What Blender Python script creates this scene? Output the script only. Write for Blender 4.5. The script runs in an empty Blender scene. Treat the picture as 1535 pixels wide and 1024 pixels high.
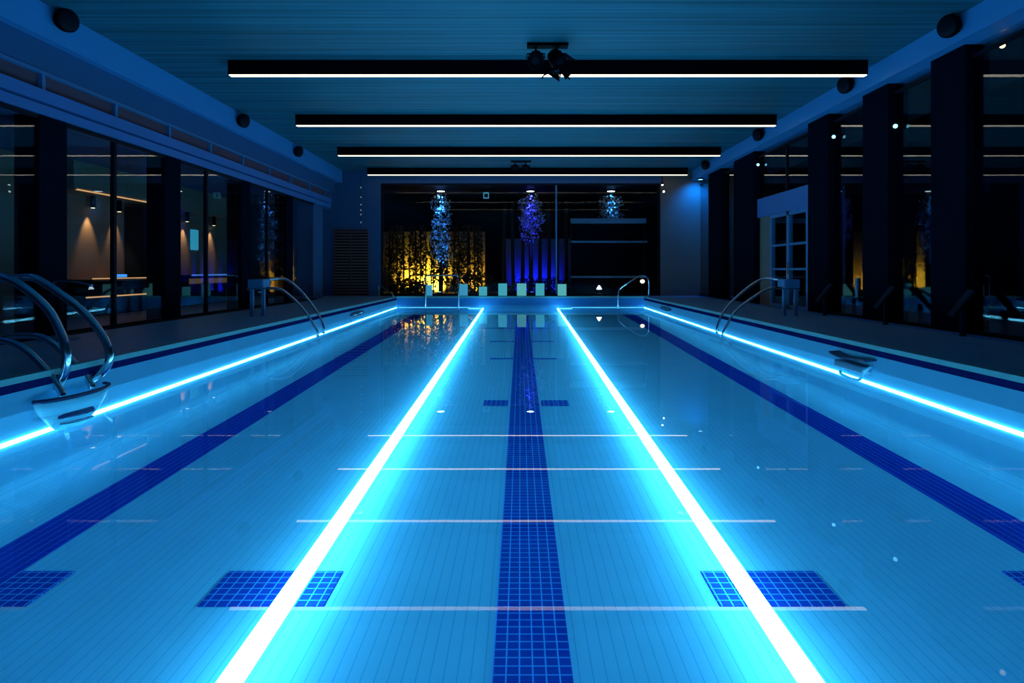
import bpy, math, random
from mathutils import Vector
random.seed(7)
S = bpy.context.scene
COL = S.collection
H = 1.05                     # eye height above the deck (deck z = 0)
FPX = 940.0
def zf(y): return -1.25 + 0.0266 * y      # sloping pool floor
PW = 4.9; Y0 = 0.8; Y1 = 24.8; WATER = -0.35

# ------------------------------------------------------------------ mesh helper
class MB:
    def __init__(s): s.v = []; s.f = []
    def add(s, vs, fs):
        b = len(s.v); s.v += [tuple(v) for v in vs]; s.f += [tuple(b + i for i in f) for f in fs]
    def box(s, x0, x1, y0, y1, z0, z1):
        s.add([(x0,y0,z0),(x1,y0,z0),(x1,y1,z0),(x0,y1,z0),(x0,y0,z1),(x1,y0,z1),(x1,y1,z1),(x0,y1,z1)],
              [(0,3,2,1),(4,5,6,7),(0,1,5,4),(1,2,6,5),(2,3,7,6),(3,0,4,7)]); return s
    def quad(s, a, b, c, d): s.add([a,b,c,d], [(0,1,2,3)]); return s
    def tube(s, pts, r, seg=10, smooth=0, closed_caps=True):
        P = [Vector(p) for p in pts]
        if smooth:
            Q = []; n = len(P)
            for i in range(n - 1):
                p0 = P[max(i-1,0)]; p1 = P[i]; p2 = P[i+1]; p3 = P[min(i+2,n-1)]
                for k in range(smooth):
                    t = k / smooth
                    Q.append(0.5*((2*p1)+(p2-p0)*t+(2*p0-5*p1+4*p2-p3)*t*t+(3*p1-p0-3*p2+p3)*t**3))
            Q.append(P[-1]); P = Q
        n = len(P); R = r if isinstance(r, (list, tuple)) else [r]*n
        if len(R) != n: R = [R[0] + (R[-1]-R[0])*i/(n-1) for i in range(n)]
        t = (P[1]-P[0]).normalized()
        u = t.orthogonal().normalized(); rings = []
        for i in range(n):
            tt = (P[min(i+1,n-1)]-P[max(i-1,0)]).normalized()
            u = (u - tt*u.dot(tt)); u = u.normalized() if u.length > 1e-6 else tt.orthogonal().normalized()
            w = tt.cross(u)
            rings.append([P[i] + (u*math.cos(2*math.pi*k/seg)+w*math.sin(2*math.pi*k/seg))*R[i] for k in range(seg)])
        vs = [v for rg in rings for v in rg]; fs = []
        for i in range(n-1):
            for k in range(seg):
                a = i*seg+k; b = i*seg+(k+1)%seg
                fs.append((a,b,b+seg,a+seg))
        if closed_caps:
            fs.append(tuple(range(seg-1,-1,-1))); fs.append(tuple((n-1)*seg+k for k in range(seg)))
        s.add(vs, fs); return s
    def cyl(s, a, b, r, seg=16): return s.tube([a, b], r, seg)
    def lathe(s, o, d, prof, seg=20):        # prof: (distance along d, radius)
        o = Vector(o); d = Vector(d).normalized(); u = d.orthogonal().normalized(); w = d.cross(u)
        vs = []; fs = []; n = len(prof)
        for (h, r) in prof:
            for k in range(seg):
                a = 2*math.pi*k/seg; vs.append(o + d*h + (u*math.cos(a)+w*math.sin(a))*max(r,1e-4))
        for i in range(n-1):
            for k in range(seg):
                a = i*seg+k; b = i*seg+(k+1)%seg; fs.append((a,b,b+seg,a+seg))
        fs.append(tuple(range(seg-1,-1,-1))); fs.append(tuple((n-1)*seg+k for k in range(seg)))
        s.add(vs, fs); return s
    def grid(s, rows):                        # rows of equal length lists of points
        m = len(rows[0]); vs = [p for r in rows for p in r]; fs = []
        for i in range(len(rows)-1):
            for k in range(m-1):
                a = i*m+k; fs.append((a,a+1,a+m+1,a+m))
        s.add(vs, fs); return s
    def leaves(s, c, rad, n, size, rnd=random, squash=None):
        for _ in range(n):
            while True:
                p = Vector((rnd.uniform(-1,1), rnd.uniform(-1,1), rnd.uniform(-1,1)))
                if p.length <= 1: break
            p = Vector((c[0]+p.x*rad[0], c[1]+p.y*rad[1], c[2]+p.z*rad[2]))
            a = Vector((rnd.gauss(0,1), rnd.gauss(0,1), rnd.gauss(0,1)-.3)).normalized()
            b = a.cross(Vector((rnd.gauss(0,1), rnd.gauss(0,1), rnd.gauss(0,1)))).normalized()
            l = size*rnd.uniform(.7,1.4); w = l*.3
            s.add([p, p+a*l*.5+b*w, p+a*l, p+a*l*.5-b*w], [(0,1,2,3)])
        return s
    def build(s, name, m, parent=None, smooth=False, root=None, bevel=0):
        xs = [v[0] for v in s.v]; ys = [v[1] for v in s.v]; zs = [v[2] for v in s.v]
        if parent is not None:
            o0 = Vector(parent['_o']) if '_o' in parent else Vector((0,0,0))
        else:
            o0 = Vector(((min(xs)+max(xs))/2, (min(ys)+max(ys))/2, min(zs)))
        me = bpy.data.meshes.new(name)
        me.from_pydata([tuple(Vector(v)-o0) for v in s.v], [], s.f); me.update()
        if m is not None: me.materials.append(m)
        if smooth:
            for p in me.polygons: p.use_smooth = len(p.vertices) == 4
        ob = bpy.data.objects.new(name, me); COL.objects.link(ob)
        if parent is not None: ob.parent = parent
        else: ob.location = o0
        ob['_o'] = tuple(o0)
        if bevel:
            bm = ob.modifiers.new('edge', 'BEVEL'); bm.width = bevel; bm.segments = 2; bm.limit_method = 'ANGLE'
        return ob

def tag(o, label=None, cat=None, group=None, kind=None):
    if label: o['label'] = label
    if cat: o['category'] = cat
    if group: o['group'] = group
    if kind: o['kind'] = kind
    return o
def thing(name, label, cat, loc, group=None, kind=None):
    o = bpy.data.objects.new(name, None); COL.objects.link(o); o.location = loc; o['_o'] = tuple(loc)
    o.empty_display_size = .1
    return tag(o, label, cat, group, kind)
def struct(name, mb, m, parent=None, label=None, **k):
    o = mb.build(name, m, parent, **k)
    if parent is None: tag(o, label, None, None, 'structure')
    return o

# ------------------------------------------------------------------ materials
def lin(r, g, b):
    f = lambda c: (c/255/12.92) if c/255 <= .04045 else ((c/255+.055)/1.055)**2.4
    return (f(r), f(g), f(b), 1)
def nm(name):
    m = bpy.data.materials.new(name); m.use_nodes = True; nt = m.node_tree
    return m, nt, nt.nodes, nt.links, nt.nodes['Principled BSDF']
def mat(name, col, rough=.5, metal=0, var=.12, scale=6, bump=0, spec=.5):
    m, nt, N, L, b = nm(name)
    tc = N.new('ShaderNodeTexCoord'); nz = N.new('ShaderNodeTexNoise'); nz.inputs['Scale'].default_value = scale
    nz.inputs['Detail'].default_value = 4
    L.new(tc.outputs['Object'], nz.inputs['Vector'])
    mx = N.new('ShaderNodeMix'); mx.data_type = 'RGBA'
    c = Vector(col[:3])
    mx.inputs[6].default_value = (*(c*(1-var)), 1); mx.inputs[7].default_value = (*(c*(1+var)), 1)
    L.new(nz.outputs['Fac'], mx.inputs[0]); L.new(mx.outputs[2], b.inputs['Base Color'])
    b.inputs['Roughness'].default_value = rough; b.inputs['Metallic'].default_value = metal
    b.inputs['Specular IOR Level'].default_value = spec
    if bump:
        bp = N.new('ShaderNodeBump'); bp.inputs['Strength'].default_value = bump; bp.inputs['Distance'].default_value = .01
        L.new(nz.outputs['Fac'], bp.inputs['Height']); L.new(bp.outputs['Normal'], b.inputs['Normal'])
    return m
def emit(name, col, strength):
    m, nt, N, L, b = nm(name)
    b.inputs['Base Color'].default_value = (.02,.02,.02,1); b.inputs['Roughness'].default_value = 1; b.inputs['Specular IOR Level'].default_value = 0
    tc = N.new('ShaderNodeTexCoord'); nz = N.new('ShaderNodeTexNoise'); nz.inputs['Scale'].default_value = 3
    L.new(tc.outputs['Object'], nz.inputs['Vector'])
    mr = N.new('ShaderNodeMapRange'); mr.inputs[3].default_value = strength*.95; mr.inputs[4].default_value = strength*1.05
    L.new(nz.outputs['Fac'], mr.inputs[0]); L.new(mr.outputs[0], b.inputs['Emission Strength'])
    b.inputs['Emission Color'].default_value = (*col[:3], 1)
    return m
def math_node(N, L, op, a, bval=None, clamp=False):
    n = N.new('ShaderNodeMath'); n.operation = op; n.use_clamp = clamp
    for i, v in enumerate((a, bval)):
        if v is None: continue
        if isinstance(v, (int, float)): n.inputs[i].default_value = v
        else: L.new(v, n.inputs[i])
    return n.outputs[0]
def line_mask(N, L, coord, period, width):      # 1 on a grout line
    f = math_node(N, L, 'FRACT', math_node(N, L, 'DIVIDE', coord, period))
    return math_node(N, L, 'LESS_THAN', f, width)
def tiles(name, col, grout, px, py, wx, wy, sy=1.0, rough=.25, var=.06, spec=0.0):
    """Tile field in object x / y (floor) with grout lines; sy weakens the cross lines."""
    m, nt, N, L, b = nm(name)
    tc = N.new('ShaderNodeTexCoord'); sp = N.new('ShaderNodeSeparateXYZ'); L.new(tc.outputs['Object'], sp.inputs[0])
    lx = line_mask(N, L, math_node(N, L, 'ADD', sp.outputs[0], 50), px, wx)
    ly = math_node(N, L, 'MULTIPLY', line_mask(N, L, math_node(N, L, 'ADD', sp.outputs[1], 50), py, wy), sy)
    g = math_node(N, L, 'MAXIMUM', lx, ly)
    nz = N.new('ShaderNodeTexNoise'); nz.inputs['Scale'].default_value = 2.5; L.new(tc.outputs['Object'], nz.inputs['Vector'])
    mv = N.new('ShaderNodeMix'); mv.data_type = 'RGBA'; c = Vector(col[:3])
    mv.inputs[6].default_value = (*(c*(1-var)),1); mv.inputs[7].default_value = (*(c*(1+var)),1); L.new(nz.outputs['Fac'], mv.inputs[0])
    mx = N.new('ShaderNodeMix'); mx.data_type = 'RGBA'; L.new(g, mx.inputs[0]); L.new(mv.outputs[2], mx.inputs[6])
    mx.inputs[7].default_value = grout; L.new(mx.outputs[2], b.inputs['Base Color'])
    b.inputs['Roughness'].default_value = rough; b.inputs['Specular IOR Level'].default_value = spec
    return m

M = {}
M['basin'] = tiles('pool_tile', (.15,.46,.67,1), (.07,.33,.57,1), .074, .148, .07, .04, .0)
M['lane'] = tiles('lane_tile', (.010,.045,.34,1), (.05,.30,.75,1), .0733, .0733, .12, .12, 1.0)
M['side_lane'] = tiles('side_lane_tile', (.010,.04,.36,1), (.03,.14,.62,1), .0733, .0733, .12, .08, .25)
M['navy'] = tiles('navy_band_tile', (.006,.014,.10,1), (.01,.03,.16,1), .3, .15, .03, .03, 1)
M['coping'] = mat('coping_stone', (.14,.42,.44,1), .5)
M['deck'] = tiles('deck_tile', (.15,.33,.48,1), (.085,.2,.3,1), .3, .6, .02, .015, 1, rough=.38, var=.25, spec=.3)
M['wall_navy'] = mat('navy_plaster', (.030,.10,.24,1), .7, var=.05, scale=2)
M['wall_taupe'] = mat('taupe_plaster', (.19,.135,.12,1), .75, var=.05, scale=2)
M['beam'] = mat('beam_blue_paint', (.055,.28,.60,1), .55, var=.04, scale=2)
M['ledge'] = mat('ledge_blue_paint', (.03,.16,.42,1), .5, var=.05, scale=2)
M['vent'] = mat('vent_mesh', (.16,.05,.08,1), .7, var=.3, scale=40)
M['vent_post'] = mat('vent_post_paint', (.05,.18,.38,1), .5)
M['black'] = mat('black_satin', (.0015,.002,.005,1), .5, spec=.04)
M['column'] = mat('column_dark_plaster', (.003,.006,.014,1), .6, var=.2, scale=2, spec=.0)
M['frame'] = mat('dark_window_frame', (.004,.007,.015,1), .5, spec=.1)
M['chrome'] = mat('brushed_steel', (.55,.62,.70,1), .14, 1, var=.06, scale=15)
M['bluemetal'] = mat('blue_door_frame', (.05,.20,.42,1), .45)
M['lamp_white'] = emit('lamp_diffuser', (1,.90,.72), 2.6)
M['led'] = emit('pool_led', (.15,.68,1.0), 21)
M['led_thin'] = emit('pool_led_thin', (.12,.68,1.0), 4)
M['warm'] = emit('warm_led_edge', (1,.50,.20), .8)
M['warmspot'] = emit('warm_lens', (1,.72,.35), 3)
M['white_small'] = emit('white_lens', (.75,.92,1), 7)
M['cyan_small'] = emit('cyan_lens', (.2,.75,1), 4)
M['panel_glow_blue'] = emit('blue_lane_panel_glow', (.04,.28,.48), .95)  # lane panel faces get a glow of their own to look lit
M['panel_glow_teal'] = emit('teal_lane_panel_glow', (.05,.36,.46), .95)
M['panel_glow_green'] = emit('green_teal_lane_panel_glow', (.09,.42,.44), .95)
M['cyan_panel'] = emit('cyan_wall_panel', (.05,.5,.75), .6)
M['yellow_led'] = emit('yellow_lens', (1,.6,.08), 5)
M['blue_led'] = emit('blue_lens', (.05,.08,1), 5)
M['tan'] = mat('tan_plaster', (.30,.21,.15,1), .75, var=.08, scale=3)
M['darkwood'] = mat('dark_cabinet', (.012,.022,.042,1), .6, spec=.05)
M['paleblue'] = mat('pale_blue_lacquer', (.10,.26,.45,1), .5)
M['leaf'] = mat('leaf_green', (.26,.26,.26,1), .7, var=.3, scale=9)
M['leaf_dark'] = mat('leaf_dark_green', (.03,.045,.02,1), .5, var=.3, scale=9)
M['bark'] = mat('bark', (.03,.025,.02,1), .9, var=.3, scale=12, bump=.4)
M['garden_wall'] = mat('garden_render', (.22,.21,.2,1), .95, var=.15, scale=5)
M['earth'] = mat('dark_earth', (.008,.010,.012,1), .95, var=.3)
M['shelf_blue'] = mat('shelf_blue_grey', (.10,.22,.34,1), .4)
def translucent(name, col):
    m, nt, N, L, b = nm(name)
    tc = N.new('ShaderNodeTexCoord'); nz = N.new('ShaderNodeTexNoise'); nz.inputs['Scale'].default_value = 8; L.new(tc.outputs['Object'], nz.inputs['Vector'])
    mr = N.new('ShaderNodeMapRange'); mr.inputs[3].default_value = .5; mr.inputs[4].default_value = .65; L.new(nz.outputs['Fac'], mr.inputs[0])
    tl = N.new('ShaderNodeBsdfTranslucent'); tl.inputs[0].default_value = col; mx = N.new('ShaderNodeMixShader')
    b.inputs['Base Color'].default_value = col; b.inputs['Roughness'].default_value = .25
    L.new(mr.outputs[0], mx.inputs[0]); L.new(b.outputs[0], mx.inputs[1]); L.new(tl.outputs[0], mx.inputs[2])
    L.new(mx.outputs[0], N['Material Output'].inputs[0]); return m
M['basket'] = translucent('pale_cyan_plastic', (.45,.82,.92,1))
M['rimnavy'] = mat('navy_rubber', (.008,.02,.10,1), .4)

# slatted timber ceiling: slats run across the hall
def ceiling_mat():
    m, nt, N, L, b = nm('slatted_timber_ceiling')
    tc = N.new('ShaderNodeTexCoord'); mp = N.new('ShaderNodeMapping'); L.new(tc.outputs['Object'], mp.inputs[0])
    mp.inputs['Scale'].default_value = (.05, 5.5, 1)
    nz = N.new('ShaderNodeTexNoise'); nz.inputs['Scale'].default_value = 1.6; nz.inputs['Detail'].default_value = 6; nz.inputs['Roughness'].default_value = .7
    L.new(mp.outputs[0], nz.inputs['Vector'])
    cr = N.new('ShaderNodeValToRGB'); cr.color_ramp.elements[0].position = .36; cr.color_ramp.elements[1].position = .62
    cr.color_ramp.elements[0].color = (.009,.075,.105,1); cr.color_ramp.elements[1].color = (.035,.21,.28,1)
    L.new(nz.outputs['Fac'], cr.inputs[0])
    sp = N.new('ShaderNodeSeparateXYZ'); L.new(tc.outputs['Object'], sp.inputs[0])
    ln = line_mask(N, L, math_node(N, L, 'ADD', sp.outputs[1], 50), .14, .14)
    mx = N.new('ShaderNodeMix'); mx.data_type = 'RGBA'; L.new(math_node(N, L, 'MULTIPLY', ln, .5), mx.inputs[0])
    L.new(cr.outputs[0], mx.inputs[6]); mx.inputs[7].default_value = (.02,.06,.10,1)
    L.new(mx.outputs[2], b.inputs['Base Color']); b.inputs['Roughness'].default_value = .6
    return m
M['ceiling'] = ceiling_mat()

def glassy(name, ior, tint, bump=0, scale=3.0, rough=0.0, boost=1.0, under=0, pane=False):
    m = bpy.data.materials.new(name); m.use_nodes = True; nt = m.node_tree; N = nt.nodes; L = nt.links
    N.clear(); out = N.new('ShaderNodeOutputMaterial'); mx = N.new('ShaderNodeMixShader')
    tr = N.new('ShaderNodeBsdfTransparent'); tr.inputs[0].default_value = tint
    gl = N.new('ShaderNodeBsdfGlossy'); gl.inputs['Roughness'].default_value = rough
    if under:
        ge = N.new('ShaderNodeNewGeometry'); L.new(math_node(N, L, 'MULTIPLY', ge.outputs['Backfacing'], under), gl.inputs['Roughness'])
    fr = N.new('ShaderNodeFresnel'); fr.inputs[0].default_value = ior
    if pane:
        ge = N.new('ShaderNodeNewGeometry'); L.new(math_node(N, L, 'ADD', math_node(N, L, 'MULTIPLY', ge.outputs['Backfacing'], 1/ior-ior), ior), fr.inputs[0])
    if boost != 1.0: L.new(math_node(N, L, 'MULTIPLY', fr.outputs[0], boost, True), mx.inputs[0])
    else: L.new(fr.outputs[0], mx.inputs[0])
    L.new(tr.outputs[0], mx.inputs[1]); L.new(gl.outputs[0], mx.inputs[2]); L.new(mx.outputs[0], out.inputs[0])
    tc = N.new('ShaderNodeTexCoord'); nz = N.new('ShaderNodeTexNoise'); nz.inputs['Scale'].default_value = scale
    nz.inputs['Detail'].default_value = 2
    L.new(tc.outputs['Object'], nz.inputs['Vector'])
    bp = N.new('ShaderNodeBump'); bp.inputs['Strength'].default_value = max(bump, .001); bp.inputs['Distance'].default_value = .01
    L.new(nz.outputs['Fac'], bp.inputs['Height'])
    if bump: L.new(bp.outputs[0], gl.inputs['Normal'])
    return m
M['water'] = glassy('pool_water', 1.36, (.93,.985,1,1), bump=.006, scale=1.1, under=.35)
M['glass'] = glassy('window_glass', 1.5, (.88,.93,.96,1), boost=.8, pane=True)
M['glass_back'] = glassy('garden_window_glass', 1.5, (.92,.95,.97,1), boost=.3, pane=True)

# ------------------------------------------------------------------ room shell
fl = MB()
fl.box(-11, -PW, -4, 25.6, -1.6, 0); fl.box(PW, 10.5, -4, 25.6, -1.6, 0)
fl.box(-PW, PW, -4, Y0, -1.6, 0); fl.box(-PW, PW, Y1, 25.6, -1.6, 0)
struct('floor', fl, M['deck'], label='dark tiled deck around the swimming pool')

# basin: walls with coved corners and a sloping floor
R = .13
def section(y):
    z = zf(y); pts = [(-PW+.001, y, -.002), (-PW+.001, y, -.3), (-PW+.001, y, z+R)]
    for k in range(1, 7):
        a = math.pi/2*k/6; pts.append((-PW+R-R*math.cos(a), y, z+R-R*math.sin(a)))
    pts += [(x, y, z) for x in (-3, -1.5, 0, 1.5, 3)]
    for k in range(0, 6):
        a = math.pi/2*(1-k/6); pts.append((PW-R+R*math.cos(a), y, z+R-R*math.sin(a)))
    pts += [(PW-.001, y, z+R), (PW-.001, y, -.3), (PW-.001, y, -.002)]
    return pts
b = MB(); b.grid([section(Y0+.001+(Y1-Y0-.002)*i/24) for i in range(25)])
for y in (Y0+.001, Y1-.001):
    b.quad((-PW,y,zf(y)-.01),(PW,y,zf(y)-.01),(PW,y,-.002),(-PW,y,-.002))
basin = struct('pool_basin', b, M['basin'], label='light blue tiled swimming pool basin with sloping floor')
basin['_o'] = tuple(basin.location)

def floor_patch(x0, x1, y0, y1, name, m, h=.006):
    mb = MB(); n = max(1, int((y1-y0)/2))
    for i in range(n):
        a = y0+(y1-y0)*i/n; c = y0+(y1-y0)*(i+1)/n
        mb.add([(x0,a,zf(a)),(x1,a,zf(a)),(x1,c,zf(c)),(x0,c,zf(c)),(x0,a,zf(a)+h),(x1,a,zf(a)+h),(x1,c,zf(c)+h),(x0,c,zf(c)+h)],
               [(4,5,6,7),(0,1,5,4),(1,2,6,5),(2,3,7,6),(3,0,4,7)])
    return mb.build(name, m, basin)
floor_patch(-.155, .285, 1.2, 22.9, 'lane_line', M['lane'])['label'] = 'centre lane line of dark blue mosaic'
floor_patch(-4.05, -3.61, 1.2, 24.0, 'lane_line', M['side_lane'])
floor_patch(3.86, 4.30, 1.2, 24.0, 'lane_line', M['side_lane'])
for (x0, x1, y0, y1) in ((-2.1,-1.28,4.08,4.53), (1.30,2.12,4.08,4.53), (-3.61,-3.22,4.08,4.53), (3.48,3.86,4.08,4.53),
        (-.56,-.19,9.45,9.8), (.32,.74,9.45,9.8), (-.66,-.155,13.6,13.75), (.285,.80,13.6,13.75),
        (-.80,-.155,16.3,16.42), (.285,.88,16.3,16.42), (-1.2,-.155,19.2,19.3), (.285,.9,19.2,19.3)):
    floor_patch(x0, x1, y0, y1, 'cross_mark', M['lane'], .007)

# coping nosing and navy tile band under it
n = 0
for (x0,x1,y0,y1) in ((-PW-.10,-PW+.02,Y0,Y1), (PW-.02,PW+.10,Y0,Y1), (-PW-.10,PW+.10,Y1-.02,Y1+.1), (-PW-.10,PW+.10,Y0-.1,Y0+.02)):
    n += 1
    struct(f'trim_{n}', MB().box(x0,x1,y0,y1,-.05,.012), M['coping'], label='pale green coping strip along the pool edge')
for (x0,x1,y0,y1) in ((-PW,-PW+.008,Y0,Y1), (PW-.008,PW,Y0,Y1), (-PW,PW,Y0,Y0+.008)):
    n += 1
    struct(f'trim_{n}', MB().box(x0,x1,y0,y1,-.135,-.05), M['navy'], label='dark navy tile band below the coping')

struct('trim_19', MB().box(-PW+.01, PW-.01, Y1-.008, Y1, -.345, -.05), mat('far_dimming_blue', (.02,.20,.52,1), .5, var=.05), label='darker blue band dimming the far pool wall above the water')  # darker colour added to tone down the overlit far wall
w = MB(); w.grid([[(x, y, WATER) for x in (-PW+.003, -2, 2, PW-.003)] for y in (Y0+.004, 8, 16, Y1-.004)])
tag(w.build('pool_water', M['water']), 'calm clear glowing blue water filling the pool', 'water', None, 'stuff')

CZ = 5.12
struct('ceiling', MB().box(-8.2, 8.2, -4, 25.9, CZ, CZ+.15), M['ceiling'], label='timber slat ceiling in blue light')
struct('wall_front', MB().box(-11, 10.5, -4.2, -4, 0, CZ), M['wall_navy'], label='dark wall behind the near deck')
# back wall around the big garden window
BY = 25.6
bw = MB(); bw.box(-8.2, -5.70, BY, BY+.2, 0, CZ)
struct('wall_back', bw, M['wall_navy'], label='navy wall beside the garden window')
struct('wall_back_taupe', MB().box(5.72, 8.2, BY, BY+.2, 0, CZ), M['wall_taupe'], label='taupe wall lit blue at its top beside the garden window')
struct('wall_back_lintel', MB().box(-5.70, 5.72, BY, BY+.2, 4.60, CZ), M['wall_navy'], label='strip of wall above the garden window')
win = struct('window_1', MB().box(-5.66, 5.68, BY+.09, BY+.10, .06, 4.56), M['glass_back'], label='wide garden window behind the pool')
fr = MB()
for (x0,x1,z0,z1) in ((-5.70,-5.62,0,4.6),(5.64,5.72,0,4.6),(-5.62,5.64,4.52,4.6),(-5.62,5.64,0,.08)): fr.box(x0,x1,BY+.03,BY+.16,z0,z1)
fr.build('window_frame', M['frame'], win)
MB().box(1.44, 1.50, BY+.04, BY+.15, .08, 4.52).build('mullion', M['bluemetal'], win)

# ---- window wall with the warm room behind (x = -7.4)
WX = -7.4
struct('beam_1', MB().box(-7.85, -7.25, -4, 25.55, 4.60, CZ-.002), M['beam'], label='deep blue ceiling beam above the glass wall of the warm room')
struct('wall_left', MB().box(-7.7, WX, -4, 25.0, 4.11, 4.60), M['wall_navy'], label='recessed navy wall strip under the ceiling beam')
lg = MB().box(-7.75, -7.28, -4, 24.2, 3.62, 3.81); lg.box(-7.75, -7.32, -4, 24.2, 3.44, 3.59); lg.box(-7.75, -7.40, -4, 24.2, 3.59, 3.62)
struct('trim_20', lg, M['ledge'], label='blue ledge above the glass wall of the warm room')
vent = struct('trim_21', MB().box(-7.6, -7.44, -4, 24.2, 3.81, 4.11), M['vent'], label='band of dark mesh vents above the blue ledge')
vp = MB().box(-7.45, -7.36, -4, 24.2, 4.08, 4.125); vp.build('top_rail', M['vent_post'], vent)
y = 6.2
while y < 24:
    MB().box(-7.45, -7.37, y-.035, y+.035, 3.81, 4.08).build('post', M['vent_post'], vent); y += 1.75
cols_l = [(9.6,10.18),(13.0,13.59),(16.56,17.1),(19.76,20.3)]
for i, (a, c) in enumerate(cols_l):
    struct('column', MB().box(-7.75, -7.36, a, c, 0, 3.44), M['column'],
           label=['dark pillar beside the pedestal stand in the glass wall','dark pillar between the lit downlight bays of the glass wall',
                  'dark pillar behind the steel handrail in the glass wall','slim dark pillar by the last glass bay of the warm room'][i])
bays = [(-4,9.6,(2.6,)),(10.18,13.0,(11.42,)),(13.59,16.56,(14.77,)),(17.1,19.76,(18.3,)),(20.3,22.4,())]
for i, (a, c, mul) in enumerate(bays):
    g = struct(f'window_{i+2}', MB().box(WX-.01, WX, a, c, .06, 3.42), M['glass'], label='glass bay of the warm room')
    f = MB().box(WX-.05, WX+.03, a, c, 0, .06); f.box(WX-.05, WX+.03, a, c, 3.38, 3.44); f.build('window_frame', M['frame'], g)
    for y in mul: MB().box(WX-.05, WX+.03, y-.035, y+.035, .06, 3.38).build('mullion', M['frame'], g)
struct('wall_left_return', MB().box(-8.2, -7.40, 22.4, 23.5, 0, 3.44).box(-8.4, -8.2, 22.4, 25.8, 0, CZ), M['wall_navy'], label='navy wall end beside the last glass bay')
struct('wall_left_upper', MB().box(-8.2, -7.7, -4, 25.6, 3.44, CZ-.002), M['wall_navy'], label='wall above the glass')

# warm room
struct('wall_lounge', MB().box(-11.0, -10.5, 8, 24, 0, 3.5), M['tan'], label='tan back wall of the warm lit room')
struct('wall_lounge_end', MB().box(-11.0, -7.8, 23.5, 23.7, 0, 3.5), M['wall_navy'], label='end wall of the warm room')
struct('wall_lounge_front', MB().box(-11.0, -10.1, 13.3, 13.9, 0, 3.5), M['darkwood'], label='dark partition of the warm room')
struct('ceiling_lounge', MB().box(-11.0, -7.75, -4, 24, 3.5, 3.6), M['wall_navy'], label='low ceiling of the warm room')
bl = struct('beam_lounge', MB().box(-10.5, -9.9, 13.9, 22.5, 2.85, 3.5), M['tan'], label='tan bulkhead carrying the downlights')
MB().box(-9.93,-9.89,14.0,16.9,2.84,2.87).build('warm_light_edge', M['warm'], bl)

# ---- window wall with the blue framed door (x = 7.35)
EX = 7.35
struct('beam_2', MB().box(7.0, 7.6, -4, 25.55, 4.71, CZ-.002), M['beam'], label='bright blue ceiling beam above the tall window wall')
cols_r = [(7.55,8.5),(10.16,11.0),(12.29,13.19),(14.67,15.7),(19.3,21.15),(22.5,24.0)]
for i, (a, c) in enumerate(cols_r):
    struct('column', MB().box(7.2, 7.6, a, c, 0, 4.71), M['column'],
           label=['dark tall pillar near the window corner','dark tall pillar nearest the wide reflecting window','dark tall pillar beside the small door pull','dark tall pillar beside the blue framed door','dark tall pillar behind the curved handrail','dark tall pillar beside the taupe wall'][i])
rb = [(-4,7.55),(8.5,10.16),(11.0,12.29),(13.19,14.67),(15.7,19.3),(21.15,22.5),(24.0,25.6)]
for i, (a, c) in enumerate(rb):
    g = struct(f'window_{i+10}', MB().box(EX, EX+.01, a, c, .06 if i != 4 else 3.24, 4.70), M['glass'], label='tall glass bay between dark pillars')
    if i == 3: pull_glass = g
    f = MB().box(EX-.03, EX+.05, a, c, 4.50, 4.55)
    if i != 4: f.box(EX-.03, EX+.05, a, c, 0, .07)
    f.build('window_frame', M['frame'], g)
    if i == 4: MB().box(EX-.03, EX+.05, 17.25, 17.31, 3.24, 4.5).build('mullion', M['frame'], g)
struct('trim_30', MB().box(EX-.06, 7.9, 15.7, 19.3, 2.66, 3.22), M['ledge'], label='blue bulkhead box above the framed door')
door = struct('door_1', MB().box(EX+.03, EX+.04, 16.0, 18.4, .1, 2.6), M['glass'], label='blue framed glazed double door under the blue bulkhead')
df = MB()
for (a, c, z0, z1) in ((16.0,16.1,0,2.66),(17.12,17.28,0,2.66),(18.3,18.42,0,2.66),(16.1,18.3,2.56,2.66),(16.1,18.3,0,.1)): df.box(EX-.02, EX+.09, a, c, z0, z1)
df.build('door_frame', M['bluemetal'], door)
for z in (1.08, 1.76): MB().box(EX-.01, EX+.08, 16.1, 18.3, z-.03, z+.03).build('glazing_bar', M['bluemetal'], door)
MB().tube([(EX-.02,17.05,.95),(EX-.09,17.05,.95),(EX-.09,17.05,1.25),(EX-.02,17.05,1.25)], .015, 8).build('door_handle', M['chrome'], door)
struct('wall_right', MB().box(EX+.02, EX+.06, 18.42, 19.3, 0, 2.66).box(EX+.02, EX+.06, 15.7, 16.0, 0, 2.66), M['wall_taupe'], label='wall strips beside the framed door')
struct('wall_right_outer', MB().box(10.3, 10.5, -4, 25.6, 0, 5), M['column'], label='dark wall beyond the window wall')

struct('baseboard_right', MB().box(7.10, 7.198, -4, 25.55, 0, .025), M['ledge'], label='low pale kerb along the foot of the tall window wall')
struct('baseboard_left', MB().box(-7.35, -7.27, -4, 22.4, 0, .02), M['frame'], label='dark kerb along the foot of the glass wall')
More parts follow.
